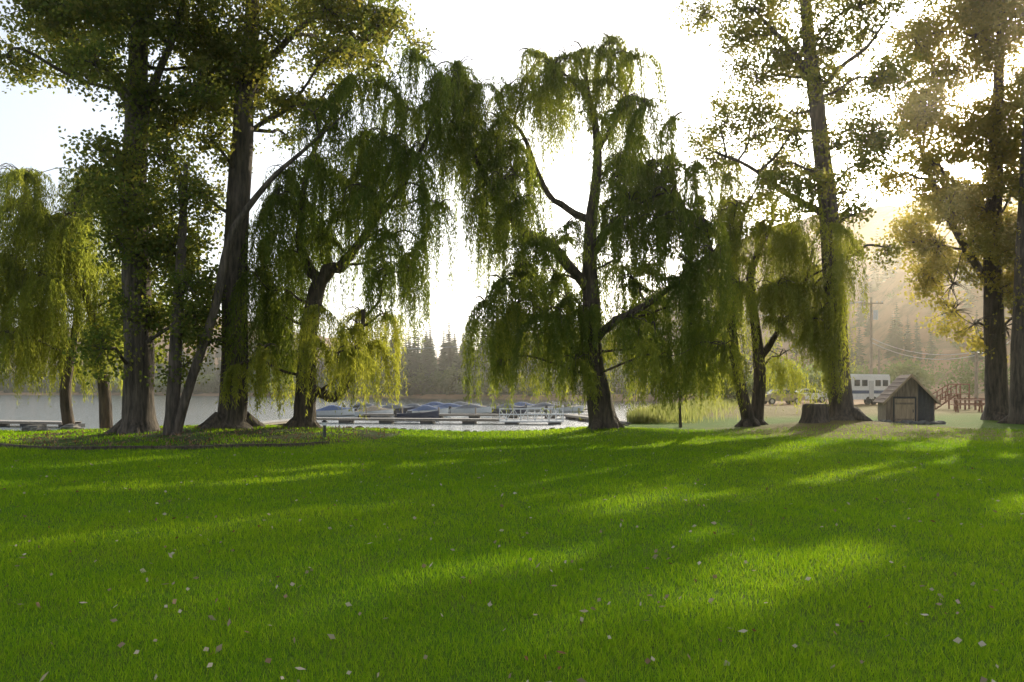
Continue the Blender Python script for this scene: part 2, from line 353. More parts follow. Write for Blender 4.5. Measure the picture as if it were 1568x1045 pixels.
for q in [(1150,40,48,34),(1200,20,55,36),(1290,40,62,42),(1350,20,46,40),(1175,110,44,32),(1225,160,44,34),(1310,125,50,36),(1368,110,38,36),(1150,190,45,32),(1210,235,40,30),(1300,200,42,34),
          (1115,230,38,26),(1230,305,40,24),(1320,280,34,30),(1185,285,36,24),(1300,340,28,32),(1080,210,26,22),(1230,-50,110,50),(1340,-60,80,50),(1130,-20,50,40),(1340,210,28,38),(1318,380,22,28),
          (1240,80,48,36),(1130,140,28,22),(1270,250,32,28)]:
    Hc.blob(*q,tint=.42,lai=2.4,size=.13,sig=.30)
Hc.done()
I=Tree('cottonwood_tree',40,M_bark,M_cotton)
I.limb([(1528,632,20),(1525,560,15),(1522,480,14),(1520,380,12),(1525,250,10),(1530,100,7),(1535,-50,3)],14,.09,ground=True)
I.limb([(1522,450,7),(1490,380,6,.5),(1450,300,4,.8),(1420,200,3,1)],7)
for q in [(1430,60,50,48),(1480,20,60,50),(1550,20,50,40),(1430,170,52,52),(1500,190,56,50),(1570,150,44,44),(1400,265,38,46),(1450,290,52,52),(1530,300,54,54),(1435,380,42,48),(1500,400,50,54),
          (1560,420,48,54),(1470,475,36,36),(1540,500,38,38),(1395,170,28,40),(1470,240,48,48),(1415,330,34,40),(1440,440,28,36),(1395,70,28,36),
          (1550,240,44,44),(1490,330,46,44),(1540,450,40,44),(1500,520,24,24),(1450,115,38,34),(1510,90,40,40),(1550,350,40,44),(1450,410,34,34)]:
    I.blob(*q,tint=.88,lai=3.0,size=.15,sig=.36)  # high tint paints golden sunlight into the leaf colour
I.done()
K=Tree('cottonwood_tree',37,M_bark,M_cotton)
K.limb([(1566,632,19),(1566,560,16),(1568,450,14),(1572,300,11),(1580,100,7),(1585,-50,3)],14,.09,ground=True)
for q in [(1640,0,70,50),(1620,90,55,55),(1630,180,60,60),(1630,280,60,60),(1630,380,60,60),(1610,470,50,40),(1600,-60,80,50),(1660,130,60,60),(1665,330,60,60),(1660,440,60,50)]: K.blob(*q,tint=.7,lai=3.2,size=.18,sig=.38)  # edge crown also carries painted golden light in its tint
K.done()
for (u0,dd) in ((1760,40),(1900,36),(2050,42)):  # unseen trees right of the frame, added to shade the lawn
    L=Tree('cottonwood_tree',dd,M_bark,M_cotton)
    L.limb([(u0,635,20),(u0,500,15),(u0+6,300,11),(u0+3,100,7),(u0,-50,3)],12,.09,ground=True)
    for q in range(18):
        L.blob(u0+rng.uniform(-70,70),20+q*29+rng.uniform(-20,20),62,50,tint=.4,lai=3.2,size=.22,sig=.42)
    L.done()
J=Tree('sapling_tree',34,M_bark,M_cotton)
J.limb([(1042,656,2.4),(1041,620,2),(1043,590,1.4),(1044,560,1)],6,0,ground=True)
for q in [(1043,575,14,16),(1036,590,10,10),(1050,590,9,9)]: J.blob(*q,dd=rng.uniform(-.2,.2),tint=.4,lai=2,sig=.12)
J.done()
print('trees',time.time()-T0)

# ------------------------------------------------------------------ ground sheet
def axis(lo,hi,fine_lo,fine_hi,st,gr):
    a=list(np.arange(fine_lo,fine_hi,st)); s=st
    while a[-1]<hi: s*=gr; a.append(a[-1]+s)
    s=st; b=[]; x=fine_lo
    while x>lo: s*=gr; x-=s; b.append(x)
    return np.array(b[::-1]+a)
xs=axis(-2500,2500,-24,30,.4,1.05); ys=axis(-300,3200,0,48,.4,1.045)
XX,YY=np.meshgrid(xs,ys); ZZ=H(XX,YY); nx,ny=len(xs),len(ys)
V=np.stack([XX,YY,ZZ],-1).reshape(-1,3)
idx=np.arange(nx*ny).reshape(ny,nx)
Fq=np.stack([idx[:-1,:-1],idx[:-1,1:],idx[1:,1:],idx[1:,:-1]],-1).reshape(-1,4)
me=bpy.data.meshes.new('ground')
me.vertices.add(len(V)); me.vertices.foreach_set('co',V.reshape(-1))
me.loops.add(len(Fq)*4); me.loops.foreach_set('vertex_index',Fq.reshape(-1).astype(np.int32))
me.polygons.add(len(Fq)); me.polygons.foreach_set('loop_start',np.arange(0,len(Fq)*4,4,dtype=np.int32))
me.polygons.foreach_set('use_smooth',np.ones(len(Fq),bool)); me.update(calc_edges=True)
def mulchw(x,y):
    r=np.sqrt(((x+10.2)/6.6)**2+((y-26.6)/5.6)**2); return sstep((1.03-r)/.08)
def dryw(x,y):
    r=np.sqrt(((x-14)/8)**2+((y-30)/5.5)**2); a=sstep((1.1-r)/.6)
    return np.maximum(a,sstep((y-42)/10)*sstep((x-6)/6))
for nm,val in (('mulch',mulchw(XX,YY)),('dry',dryw(XX,YY)),('wild',np.maximum(sstep((YY-shore(XX)-.2)/1.2),sstep((YY-62)/20)))):
    a=me.attributes.new(nm,'FLOAT','POINT'); a.data.foreach_set('value',val.reshape(-1).astype(np.float32))
m,nt,out=newmat('ground'); p=nt.nodes.new('ShaderNodeBsdfPrincipled'); p.inputs['Roughness'].default_value=.95
p.inputs['Specular IOR Level'].default_value=.1
def attr(n):
    a=nt.nodes.new('ShaderNodeAttribute'); a.attribute_name=n; return a.outputs['Fac']
co=objco(nt); nf=noise(nt,38,6,co,.7); nm_=noise(nt,1.1,5,co); nl=noise(nt,.035,6,co,.6)
g=ramp(nt,nf,[(.25,(.03,.07,.008)),(.5,(.075,.155,.010)),(.8,(.15,.235,.02))])
g2=ramp(nt,nf,[(.25,(.045,.065,.008)),(.55,(.11,.165,.015)),(.8,(.2,.23,.03))])
g=mixc(nt,ramp(nt,nm_,[(.4,(0,0,0)),(.65,(1,1,1))]),g,g2)
dry=ramp(nt,noise(nt,5,6,co,.7),[(.3,(.14,.11,.04)),(.6,(.22,.18,.07)),(.8,(.12,.17,.03))])
mul=ramp(nt,noise(nt,3,7,co,.8),[(.3,(.04,.03,.014)),(.45,(.06,.05,.025)),(.52,(.05,.08,.015)),(.7,(.07,.12,.012))])
wild=ramp(nt,nl,[(.35,(.09,.09,.035)),(.46,(.26,.16,.08)),(.65,(.36,.22,.125))])
wf=ramp(nt,noise(nt,.12,6,co,.7),[(.40,(.05,.07,.03)),(.52,(.33,.20,.11))]); wild=mixc(nt,.5,wild,wf)
c=mixc(nt,attr('dry'),g,dry); c=mixc(nt,attr('wild'),c,wild); c=mixc(nt,attr('mulch'),c,mul)
nt.links.new(c,p.inputs['Base Color'])
b=nt.nodes.new('ShaderNodeBump'); b.inputs['Strength'].default_value=.8; b.inputs['Distance'].default_value=.05
nt.links.new(nf,b.inputs['Height']); nt.links.new(b.outputs[0],p.inputs['Normal']); nt.links.new(p.outputs[0],out.inputs[0])
me.materials.append(m); link(bpy.data.objects.new('ground',me))

# grass blades
N=600000
d=3.3*np.exp(rng.random(N)*math.log(32/3.3)); x=rng.uniform(-1,1,N)*(.68*d+1.6)
mw=mulchw(x,d); patch=.5+.5*np.sin(x*1.7+np.sin(d*2.1))*np.sin(d*1.5+np.sin(x*1.3))
k=((mw<.5)|(patch+rng.normal(size=N)*.18>.55))&(d<shore(x)-.1)&(rng.random(N)>dryw(x,d)*.7)
x,d=x[k],d[k]; n=len(x); sc=np.maximum(d/5,.75)
tuft=.5+.5*np.sin(x*2.3+1.7*np.sin(d*1.9))*np.sin(d*2.7+1.3*np.sin(x*3.1))
tuft=.6*tuft+.2*(.5+.5*np.sin(x*7.1+2*np.sin(d*6.3))*np.sin(d*8.7))+.2*rng.random(n)
hgt=(.026+.036*tuft)*rng.uniform(.6,1.45,n)*(1+(d-4)/45); w=.0044*sc**.85*rng.uniform(.6,1.5,n)
az=rng.random(n)*6.283; ln=rng.uniform(0,.95,n); a2=rng.random(n)*6.283
P=np.stack([x,d,H(x,d)-.004],-1); Wv=np.stack([np.cos(az),np.sin(az),0*az],-1)*w[:,None]/2
tip=P+np.stack([np.cos(a2)*ln*hgt,np.sin(a2)*ln*hgt,hgt],-1)
pt=.5+.5*np.sin(x*.55+2*np.sin(d*.31))*np.sin(d*.42+1.4)
quadmesh('lawn_grass',np.stack([P-Wv,P+Wv,tip],1),.1+.35*pt+.25*(tuft-.5)+rng.normal(size=n)*.26,M_grass,nv=3)
# fallen leaves
n=800; d=4.2*np.exp(rng.random(n)*math.log(30/4.2)); x=rng.uniform(-1,1,n)*(.68*d+1)
P=np.stack([x,d,H(x,d)+rng.uniform(.03,.06,n)],-1); A_=rng.normal(size=(n,3)); A_[:,2]*=.35; A_=unit(A_)
k=d<shore(x)
quadmesh('fallen_leaves',leaves(P,A_,rng.uniform(.03,.075,n),rng.uniform(.022,.046,n))[k],np.clip(rng.beta(.7,.6,n),0,1)[k],M_fall)
n=2500; x=rng.uniform(-17,-3.5,n); y=rng.uniform(20.8,31,n); k=mulchw(x,y)>.4; x,y=x[k],y[k]; n=len(x)
P=np.stack([x,y,H(x,y)],-1); A_=rng.normal(size=(n,3))*.6; A_[:,2]=np.abs(A_[:,2])+.25; A_=unit(A_)
quadmesh('leaf_litter',leaves(P,A_,rng.uniform(.05,.13,n),rng.uniform(.03,.06,n)),rng.uniform(0,.3,n),M_fall)
# reeds on the right shore
n=60000; x=rng.uniform(4,48,n); y=shore(x)-rng.gamma(2.,2.2,n)+1.0; k=(y>38); x,y=x[k],y[k]; n=len(x)
cl=.5+.5*np.sin(x*1.3+y*.4)*np.cos(y*.7); hh=rng.uniform(.3,1.0,n)*(.4+.8*cl)
P=np.stack([x,y,H(x,y)-.02],-1); A_=rng.normal(size=(n,3))*.2; A_[:,2]=1; A_=unit(A_)
quadmesh('shore_reeds',leaves(P,A_,hh,rng.uniform(.03,.07,n)),.3+.5*cl+rng.normal(size=n)*.15,M_reed)

# ------------------------------------------------------------------ lake
m,nt,out=newmat('lake_water'); p=nt.nodes.new('ShaderNodeBsdfPrincipled')
p.inputs['Base Color'].default_value=(.03,.06,.07,1); p.inputs['Roughness'].default_value=.1; p.inputs['IOR'].default_value=1.33
n1=noise(nt,1.3,5,objco(nt,(.6,1.4,1)),.6)
b=nt.nodes.new('ShaderNodeBump'); b.inputs['Strength'].default_value=.35; b.inputs['Distance'].default_value=.12
nt.links.new(n1,b.inputs['Height']); nt.links.new(b.outputs[0],p.inputs['Normal']); nt.links.new(p.outputs[0],out.inputs[0])
WZ=-1.6
me=bpy.data.meshes.new('lake_water'); me.from_pydata([(-1500,29,WZ),(120,29,WZ),(120,700,WZ),(-1500,700,WZ)],[],[(0,1,2,3)]); me.materials.append(m)
link(bpy.data.objects.new('lake_water',me))

# ------------------------------------------------------------------ distant conifers
def conifers(name,pos,tint=.3):
    W=MB(); QV=[];QT=[]
    for (x,y,h) in pos:
        z=hz(x,y)-.3; W.tube([(x,y,z),(x,y,z+h*.95)],[h*.016,.03],5,0,1,cap=False)
        nt_=int(18+h*.6); fr=np.linspace(.06,1,nt_); wd=rng.uniform(.15,.23); tj=rng.normal()*.14
        for f in fr:
            r=h*wd*(1-f)**.8*rng.uniform(.7,1.25)+.1; nb=10
            a=rng.random()*6.28+np.arange(nb)*2*np.pi/nb+rng.normal(size=nb)*.2
            rr=r*rng.uniform(.6,1.15,nb); zz=z+h*f
            dirv=np.stack([np.cos(a),np.sin(a)],-1); per=np.stack([-np.sin(a),np.cos(a)],-1)
            c0=np.stack([np.full(nb,x),np.full(nb,y),np.full(nb,zz)],-1)
            tipz=zz-rr*.45
            mid=np.concatenate([c0[:,:2]+dirv*rr[:,None]*.55,(zz-rr*.12)[:,None]],1)
            l=mid.copy(); l[:,:2]+=per*rr[:,None]*.32; l[:,2]-=rr*.25
            q=mid.copy(); q[:,:2]-=per*rr[:,None]*.32; q[:,2]-=rr*.25
            tp=np.concatenate([c0[:,:2]+dirv*rr[:,None],tipz[:,None]],1)
            QV.append(np.stack([c0,l,tp,q],1)); QT.append(np.full(nb,tint)+rng.normal(size=nb)*.15+tj)
    e=empty(name); W.obj('trunks',[M_bark],e,True); quadmesh('needles',np.concatenate(QV),np.concatenate(QT),M_fir,e)
pos=[]
for i in range(640):
    x=rng.uniform(-420,70); y=float(farsh(x))+4+abs(rng.normal())*90
    pos.append((x,y,rng.uniform(12,27)*(1 if rng.random()<.8 else 1.2)))
for i in range(90): 
    x=rng.uniform(-66,10); pos.append((x,float(farsh(x))+rng.uniform(6,60),rng.uniform(18,34)))
conifers('conifer_forest',pos,.35)
pos=[]
while len(pos)<190:
    x=rng.uniform(85,260); y=rng.uniform(130,330)
    if hz(x,y)>6: pos.append((x,y,rng.uniform(7,17)))
conifers('hillside_conifers',pos,.5)
QV=[];QT=[]
def bush(x,y,h,r,tint,n=420,size=.5):
    z=hz(x,y); nc=12; C_=unit(rng.normal(size=(nc,3)))*rng.random((nc,1))**.4*np.array([r,r,h*.38])+np.array([x,y,z+h*.55])
    k=rng.integers(0,nc,n); P=C_[k]+rng.normal(size=(n,3))*r*.25; P[:,2]=np.maximum(P[:,2],z)
    QV.append(leaves(P,unit(rng.normal(size=(n,3))),rng.uniform(.6,1.3,n)*size,rng.uniform(.5,1,n)*size)); QT.append(tint+rng.normal(size=n)*.12+rng.normal()*.08)
for i in range(170):
    x=rng.uniform(-260,60); h=rng.uniform(5,12); bush(x,float(farsh(x))+rng.uniform(1,14),h,h*.45,rng.uniform(.0,.6),500,size=.9)
for i in range(46):
    t=rng.random(); x=22+t*60; y=float(shore(x))+rng.uniform(-14,-3) if x<60 else rng.uniform(120,170); h=rng.uniform(2.5,7); bush(x,y,h,h*.45,rng.uniform(.2,.7))
for i in range(140):
    x=rng.uniform(80,230); y=rng.uniform(110,300); h=rng.uniform(1,3.5)
    if hz(x,y)>1.5: bush(x,y,h,h*.6,rng.uniform(.1,.6),160,.4)
quadmesh('distant_trees',np.concatenate(QV),np.concatenate(QT),M_far)

# ------------------------------------------------------------------ built objects
M_wood=surf('weathered_wood',(.30,.25,.19),.35,14,.85,.3,(1,1,.2)); M_red=surf('red_stained_wood',(.26,.11,.07),.3,10)
M_dark=surf('dark_paint',(.035,.035,.035),.3,8,.5,.05); M_white=surf('white_paint',(.75,.75,.73),.08,5,.5,.05)
M_blue=surf('blue_canvas',(.07,.11,.20),.25,4,.8,.2); M_tan=surf('tan_canvas',(.35,.28,.19),.25,4,.85,.2)
M_glass=surf('dark_glass',(.03,.04,.05),.1,2,.08,0); M_metal=surf('galvanised_metal',(.5,.5,.5),.1,9,.4,.05,metal=.7)
M_grey=surf('grey_canvas',(.13,.14,.15),.25,4,.85,.2); M_shing=surf('roof_shingles',(.12,.08,.06),.45,22,.95,.5); M_navy=surf('navy_paint',(.05,.06,.10),.15,4,.4,.02)
M_shedw=surf('shed_boards',(.22,.165,.115),.4,16,.9,.4,(1,1,.1)); M_rock=surf('rock',(.16,.15,.135),.5,5,.95,.7)
M_deck=surf('dock_planks',(.34,.31,.27),.3,6,.85,.2,(3,1,1)); M_door=surf('door_wood',(.40,.29,.18),.3,12,.8,.2,(1,1,.15))
def boat(x,y,L,rot,hull,cover,covered=True):
    e=empty('motor_boat'); W=MB(); N_=11; V=[]
    for i in range(N_):
        t=i/(N_-1); b=L*.19*(1-t**3.2)**.8*(0.9+.1*math.sin(t*3)); sh=.62+.32*t*t; ke=-.12+.45*max(0,t-.7)**1.3*2
        if i==N_-1: b=.02
        X=-L/2+t*L*(1+.0)
        V+=[(X,0,ke),(X,b*.72,ke+.16),(X,b,sh),(X,-b,sh),(X,-b*.72,ke+.16)]
    Fs=[]
    for i in range(N_-1):
        for j in range(5):
            if j==2: continue
            k=(j+1)%5; Fs.append((i*5+j,i*5+k,(i+1)*5+k,(i+1)*5+j))
    Fs.append((0,1,2,3,4)); W.add(V,Fs,0)
    V=[];Fs=[]
    for i in range(N_):
        t=i/(N_-1); X,_,_=(-L/2+t*L,0,0); b=L*.19*(1-t**3.2)**.8*(0.9+.1*math.sin(t*3)) if i<N_-1 else .02; sh=.62+.32*t*t
        rz=(.62*math.exp(-((t-.45)/.25)**2)+.05) if covered else (-.2 if .08<t<.6 else .06)
        V+=[(X,b+.015,sh+.006),(X,b*.5,sh+rz*.8),(X,0,sh+rz),(X,-b*.5,sh+rz*.8),(X,-b-.015,sh+.006)]
    for i in range(N_-1):
        for j in range(4): Fs.append((i*5+j,i*5+j+1,(i+1)*5+j+1,(i+1)*5+j))
    Fs.append((0,1,2,3,4)); W.add(V,Fs,1)
    if not covered:
        W.add([(L*.05,L*.15,.68),(L*.05,-L*.15,.68),(-L*.04,-L*.13,1.2),(-L*.04,L*.13,1.2)],[(0,1,2,3)],2)
        W.box((-L*.2,L*.07,.7),(.5,.45,.5),1); W.box((-L*.2,-L*.07,.7),(.5,.45,.5),1)
    W.box((-L/2-.18,0,.75),(.36,.32,.42),3); W.box((-L/2-.16,0,.25),(.14,.12,.75),3)
    o=W.obj('hull',[hull,cover,M_glass,M_dark],e)
    e.location=(x,y,WZ+.02); e.rotation_euler=(0,0,rot)
pal=[(M_white,M_blue),(M_white,M_grey),(M_white,M_tan),(M_navy,M_grey),(M_white,M_grey),(M_white,M_blue)]
def gx(u,d): return (u-CX)*d/FP  # image pixel column u at depth d to world x
i=0
for u,d,L,r,cv in [(512,100,5.4,.2,1),(545,104,5,2.8,0),(575,96,4.8,-.3,1),(603,108,5.8,.1,1),(632,112,5.5,3.0,1),(655,100,5.2,.3,1),(690,116,6,.1,1),(722,110,5.6,-.1,1),(752,120,6,3.1,0),(778,112,5.4,.2,1),
                   (706,132,6.4,.2,1),(668,130,6.2,0,1),(800,128,6,.3,1),(835,122,5.6,0,1),(866,118,5.5,.2,0),(640,88,4.6,.1,0),(560,120,6,.2,1)]:
    boat(gx(u,d),d,L,r,*pal[i%6],bool(cv)); i+=1
def dock(x1,y1,x2,y2,w=1.6,posts=True,name='floating_dock'):
    e=empty(name); W=MB(); L=math.hypot(x2-x1,y2-y1); a=math.atan2(y2-y1,x2-x1); cx,cy=(x1+x2)/2,(y1+y2)/2
    n=max(2,int(L/.6))
    for j in range(n):
        f=(j+.5)/n; W.box((x1+(x2-x1)*f,y1+(y2-y1)*f,WZ+.42),(L/n*.94,w,.06),0,a)
    for sgn in (-1,1):
        W.box((cx-math.sin(a)*sgn*w*.45,cy+math.cos(a)*sgn*w*.45,WZ+.30),(L,.1,.16),1,a)
    m_=max(2,int(L/4))
    for j in range(m_+1):
        f=j/m_; x=x1+(x2-x1)*f; y=y1+(y2-y1)*f
        W.box((x,y,WZ+.08),(1.2,w*.8,.34),2,a)
        if posts: W.tube([(x-math.sin(a)*w*.55,y+math.cos(a)*w*.55,-3.2),(x-math.sin(a)*w*.55,y+math.cos(a)*w*.55,WZ+1.2)],[.09,.09],7,1,1)
    W.obj('deck',[M_deck,M_wood,M_dark],e)
dock(gx(470,80),80,gx(850,76),76,1.6,False); dock(gx(560,95),94,gx(900,92),91,1.5); dock(gx(600,124),125,gx(930,120),120,1.5)
dock(gx(500,104),112,gx(640,118),118,1.4); dock(gx(-60,74),74,gx(110,70),70,2.2,False); dock(gx(380,66),66,gx(455,76),78,1.6,False)
dock(gx(880,86),90,gx(985,70),66,1.5)
e=empty('gangway'); W=MB(); x1,x2=gx(765,66),gx(862,66)
W.box(((x1+x2)/2,66,WZ+.62),(x2-x1,1.2,.1),0)
nb=9
for yy in (65.45,66.55):
    for zz in (.75,1.2,1.65): W.tube([(x1,yy,WZ+zz),(x2,yy,WZ+zz)],[.035,.035],6,0,1)
    for j in range(nb+1):
        x=x1+(x2-x1)*j/nb; W.tube([(x,yy,WZ+.6),(x,yy,WZ+1.67)],[.03,.03],6,0,1)
        if j<nb:
            x_=x1+(x2-x1)*(j+1)/nb; a,b_=(.75,1.65) if j%2 else (1.65,.75)
            W.tube([(x,yy,WZ+a),(x_,yy,WZ+b_)],[.022,.022],5,0,1)
W.obj('rails',[M_white],e)
def shed():
    e=empty('wooden_shed'); W=MB(); w,l,hw,hr=2.0,2.4,1.25,2.35
    n=12
    for j in range(n):
        xa=-w/2+w*j/n+.006; xb=-w/2+w*(j+1)/n-.006
        za=hw+(hr-hw)*(1-abs(xa)/(w/2)); zb=hw+(hr-hw)*(1-abs(xb)/(w/2))
        for yy in (-l/2,l/2):
            W.add([(xa,yy-.02,0),(xb,yy-.02,0),(xb,yy-.02,zb-.05),(xa,yy-.02,za-.05),(xa,yy+.02,0),(xb,yy+.02,0),(xb,yy+.02,zb-.05),(xa,yy+.02,za-.05)],
              [(0,1,2,3),(7,6,5,4),(0,4,5,1),(1,5,6,2),(2,6,7,3),(3,7,4,0)],0 if j<8 else 4)
    for sx in (-1,1):
        for j in range(6): W.box((sx*(w/2+.012+.01*(j%2)),0,.1+j*.205),(.035,l,.2),0)
    for j in range(6): W.box((-.25-.36+j*.144,-l/2-.045,.62),(.138,.04,1.2),1)
    for zz in (.25,1.0): W.box((-.25,-l/2-.08,zz),(.8,.03,.09),0)
    W.box((.11,-l/2-.1,.65),(.03,.05,.14),3)
    for xx in (-.71,.21): W.box((xx,-l/2-.05,.64),(.06,.06,1.28),3)
    W.box((-.25,-l/2-.05,1.29),(.98,.06,.07),3)
    ov=.22
    for sx in (-1,1):
        ex=sx*(w/2+ov); ez=hw-(hr-hw)*ov/(w/2)
        for r in range(7):
            f0,f1=r/7,(r+1)/7; xa,xb=ex*(1-f0),ex*(1-f1); za,zb=ez+(hr-ez)*f0,ez+(hr-ez)*f1; t=.05
            ya,yb=-l/2-.3,l/2+.3
            W.add([(xa,ya,za+t),(xb,ya,zb+t-.03),(xb,yb,zb+t-.03),(xa,yb,za+t),(xa,ya,za),(xb,ya,zb-.0),(xb,yb,zb-.0),(xa,yb,za)],
              [(0,1,2,3),(7,6,5,4),(0,4,5,1),(2,6,7,3),(3,7,4,0),(1,5,6,2)],2)
        W.add([(ex,-l/2-.33,ez-.1),(0,-l/2-.33,hr-.1),(0,-l/2-.33,hr+.04),(ex,-l/2-.33,ez+.04),(ex,-l/2-.303,ez-.1),(0,-l/2-.303,hr-.1),(0,-l/2-.303,hr+.04),(ex,-l/2-.303,ez+.04)],
              [(0,1,2,3),(7,6,5,4),(0,4,5,1),(2,6,7,3),(3,7,4,0)],1)
    W.box((0,0,.02),(w+.1,l+.1,.14),3)
    W.obj('walls_and_roof',[M_shedw,M_door,M_shing,M_dark,M_dark],e)
    x,y=gx(1386,38.5),38.5; e.location=(x,y,hz(x,y)-.03); e.rotation_euler=(0,0,-.28)
shed()
def pole(u,d,h,arm=True):
    e=empty('utility_pole'); W=MB(); x=gx(u,d); z=hz(x,d)
    W.tube([(x,d,z-.4),(x,d,z+h)],[.16,.11],9,0,1)
    if arm:
        W.box((x,d-.16,z+h-.6),(2.2,.1,.12),0)
        for s_ in (-1,-.5,.5,1): W.tube([(x+s_,d-.16,z+h-.54),(x+s_,d-.16,z+h-.38)],[.04,.06],6,1,1)
        W.tube([(x+.3,d-.3,z+h-2.2),(x+.3,d-.3,z+h-1.3)],[.22,.22],10,1,1)
    W.obj('mast',[M_wood,M_metal],e); return np.array([x,d,z+h])
a=pole(1334,78,10.4); b2=pole(1495,70,7.2,False); c3=pole(1346,84,5.6,False); d4=pole(1560,58,6,False)
W=MB()
def wire(p,q,sag):
    pts=[tuple(np.array(p)*(1-f)+np.array(q)*f-np.array([0,0,sag*4*f*(1-f)])) for f in np.linspace(0,1,9)]
    W.tube(pts,[.03]*9,4,0,1)
wire(a-[0,0,4],b2-[0,0,2.5],.8); wire(a-[0,0,4.4],b2-[0,0,2.8],.9); wire(b2-[0,0,2.5],d4-[0,0,.5],.6); wire(a-[1,0,.4],a+[-70,60,-2],1.5); wire(a-[.5,0,.4],a+[-69,60,-2],1.5)
W.obj('power_lines',[M_metal])
def table(u,d,rot,m_=M_red):
    e=empty('picnic_table'); W=MB()
    for j in range(5): W.box((0,-.3+j*.15,.75),(1.8,.14,.045),0)
    for s_ in (-1,1):
        for j in (0,.15): W.box((0,s_*(.62+j),.45),(1.8,.14,.045),0)
    for xx in (-.65,.65):
        W.box((xx,0,.40),(.06,1.55,.09),0); W.box((xx,0,.69),(.06,.75,.08),0)
        for s_ in (-1,1): W.tube([(xx+.05,s_*.25,.72),(xx+.05,s_*.62,0)],[.05,.05],4,0,1)
    W.obj('top_and_benches',[m_],e); x=gx(u,d); e.location=(x,d,hz(x,d)); e.rotation_euler=(0,0,rot)
table(1482,50,-.4); table(1590,42,.2)
e=empty('wooden_staircase'); W=MB()
for j in range(7):
    W.box((j*.28,0,.12+j*.17),(.30,1.1,.045),0)
for yy in (-.52,.52):
    W.tube([(-.15,yy,0),(1.9,yy,1.25)],[.06,.06],4,0,1); W.tube([(-.15,yy,.95),(1.9,yy,2.1)],[.045,.045],5,0,1)
    for j in range(5): W.box((-.1+j*.48,yy,.45+j*.29),(.07,.07,1.0),0)
for yy in (-.52,.52): W.box((1.95,yy,.65),(.1,.1,1.3),0)
W.box((2.5,0,1.3),(1.1,1.15,.06),0)
for yy in (-.52,.52): W.box((3.0,yy,.65),(.1,.1,1.3),0); W.tube([(1.9,yy,2.1),(3.05,yy,2.1)],[.045,.045],5,0,1); W.box((3.0,yy,1.7),(.07,.07,.85),0)
W.obj('steps_and_rails',[M_red],e); x=gx(1427,56); e.location=(x,56,hz(x,56)-.02); e.rotation_euler=(0,0,.15); e.scale=(.85,.85,.85)
e=empty('wooden_fence'); W=MB()
for j in range(7):
    x=gx(1462,54)+j*.7; z=hz(x,54); W.box((x,54,z+.4),(.1,.1,.85),0)
    if j<6:
        W.box((x+.35,53.93,z+.72),(.74,.04,.1),0); W.box((x+.35,53.93,z+.4),(.74,.04,.1),0)
W.obj('posts_and_rails',[M_red],e)
def car(u,d,rot,body):
    e=empty('parked_car'); W=MB()
    pr=[(-2.1,.35),(-2.15,.75),(-1.95,.95),(-1.2,1.02),(-.65,1.45),(.75,1.48),(1.55,1.05),(2.1,.95),(2.15,.4)]
    n=len(pr); V=[]
    for s_,ins in ((-1,0),(1,0)):
        for x,z in pr: V.append((x,s_*(.86 if z<1.06 else .66),z))
    W.add(V,[tuple(range(n)),tuple(range(2*n-1,n-1,-1))]+[(i,i+n,(i+1)%n+n,(i+1)%n) for i in range(n)],0)
    for s_ in (-1,1):
        W.add([(-1.05,s_*.875,1.05),(-.05,s_*.875,1.05),(-.05,s_*.69,1.42),(-.6,s_*.69,1.42)],[(0,1,2,3)],1)
        W.add([(.03,s_*.875,1.05),(1.35,s_*.875,1.05),(.75,s_*.69,1.42),(.03,s_*.69,1.42)],[(0,1,2,3)],1)
        for xx in (-1.3,1.3):
            W.tube([(xx,s_*.70,.33),(xx,s_*.9,.33)],[.33,.33],16,2,1); W.tube([(xx,s_*.89,.33),(xx,s_*.92,.33)],[.18,.18],12,3,1)
    W.add([(-1.22,-.6,1.04),(-1.22,.6,1.04),(-.68,.58,1.45),(-.68,-.58,1.45)],[(0,1,2,3)],1)
    W.obj('body',[body,M_glass,M_dark,M_metal],e); x=gx(u,d); e.location=(x,d,hz(x,d)); e.rotation_euler=(0,0,rot)
car(1195,78,.15,M_tan); car(1235,84,0,M_white)
e=empty('camper_trailer'); W=MB(); 
W.box((0,0,1.55),(5.4,2.2,2.1),0); W.box((0,0,2.66),(5.2,2.0,.14),0); W.box((0,-1.112,1.15),(5.3,.02,.28),1)
for xx in (-1.9,-.9,.9,1.9): W.box((xx,-1.115,1.95),(.7,.03,.55),2)
W.box((0,-1.115,1.35),(.62,.025,1.6),3)
for xx in (-.9,-.1): W.tube([(xx+.5,-1.12,.38),(xx+.5,-.9,.38)],[.36,.36],14,2,1)
W.obj('body',[M_white,M_blue,M_glass,M_metal],e); x=gx(1318,72); e.location=(x,72,hz(x,72)); e.rotation_euler=(0,0,.5)
e=empty('tree_stump'); W=MB(); x,y=gx(1249,33.5),33.5; z=hz(x,y)
W.tube([(x,y,z-.2),(x,y,z+.12),(x,y,z+.4),(x,y,z+.75)],[.72,.58,.52,.5],18,0,2,.10); W.tube([(x,y,z+.72),(x,y,z+.765)],[.44,.43],18,1,1)
W.obj('stump',[M_bark,M_wood],e,True)
e=empty('path_light'); W=MB(); x,y=gx(497,24.5),24.5; z=hz(x,y)
W.tube([(x,y,z-.1),(x,y,z+.38)],[.05,.045],10,0,1); W.tube([(x,y,z+.38),(x,y,z+.48)],[.07,.07],10,1,1); W.tube([(x,y,z+.48),(x,y,z+.54)],[.11,.03],10,0,1)
W.obj('post',[M_dark,M_white],e)
e=empty('garden_edging'); W=MB(); pts=[]
th=np.linspace(math.radians(200),math.radians(318),26)
for t in th: pts.append((-10.2+6.65*math.cos(t),26.6+5.65*math.sin(t)))
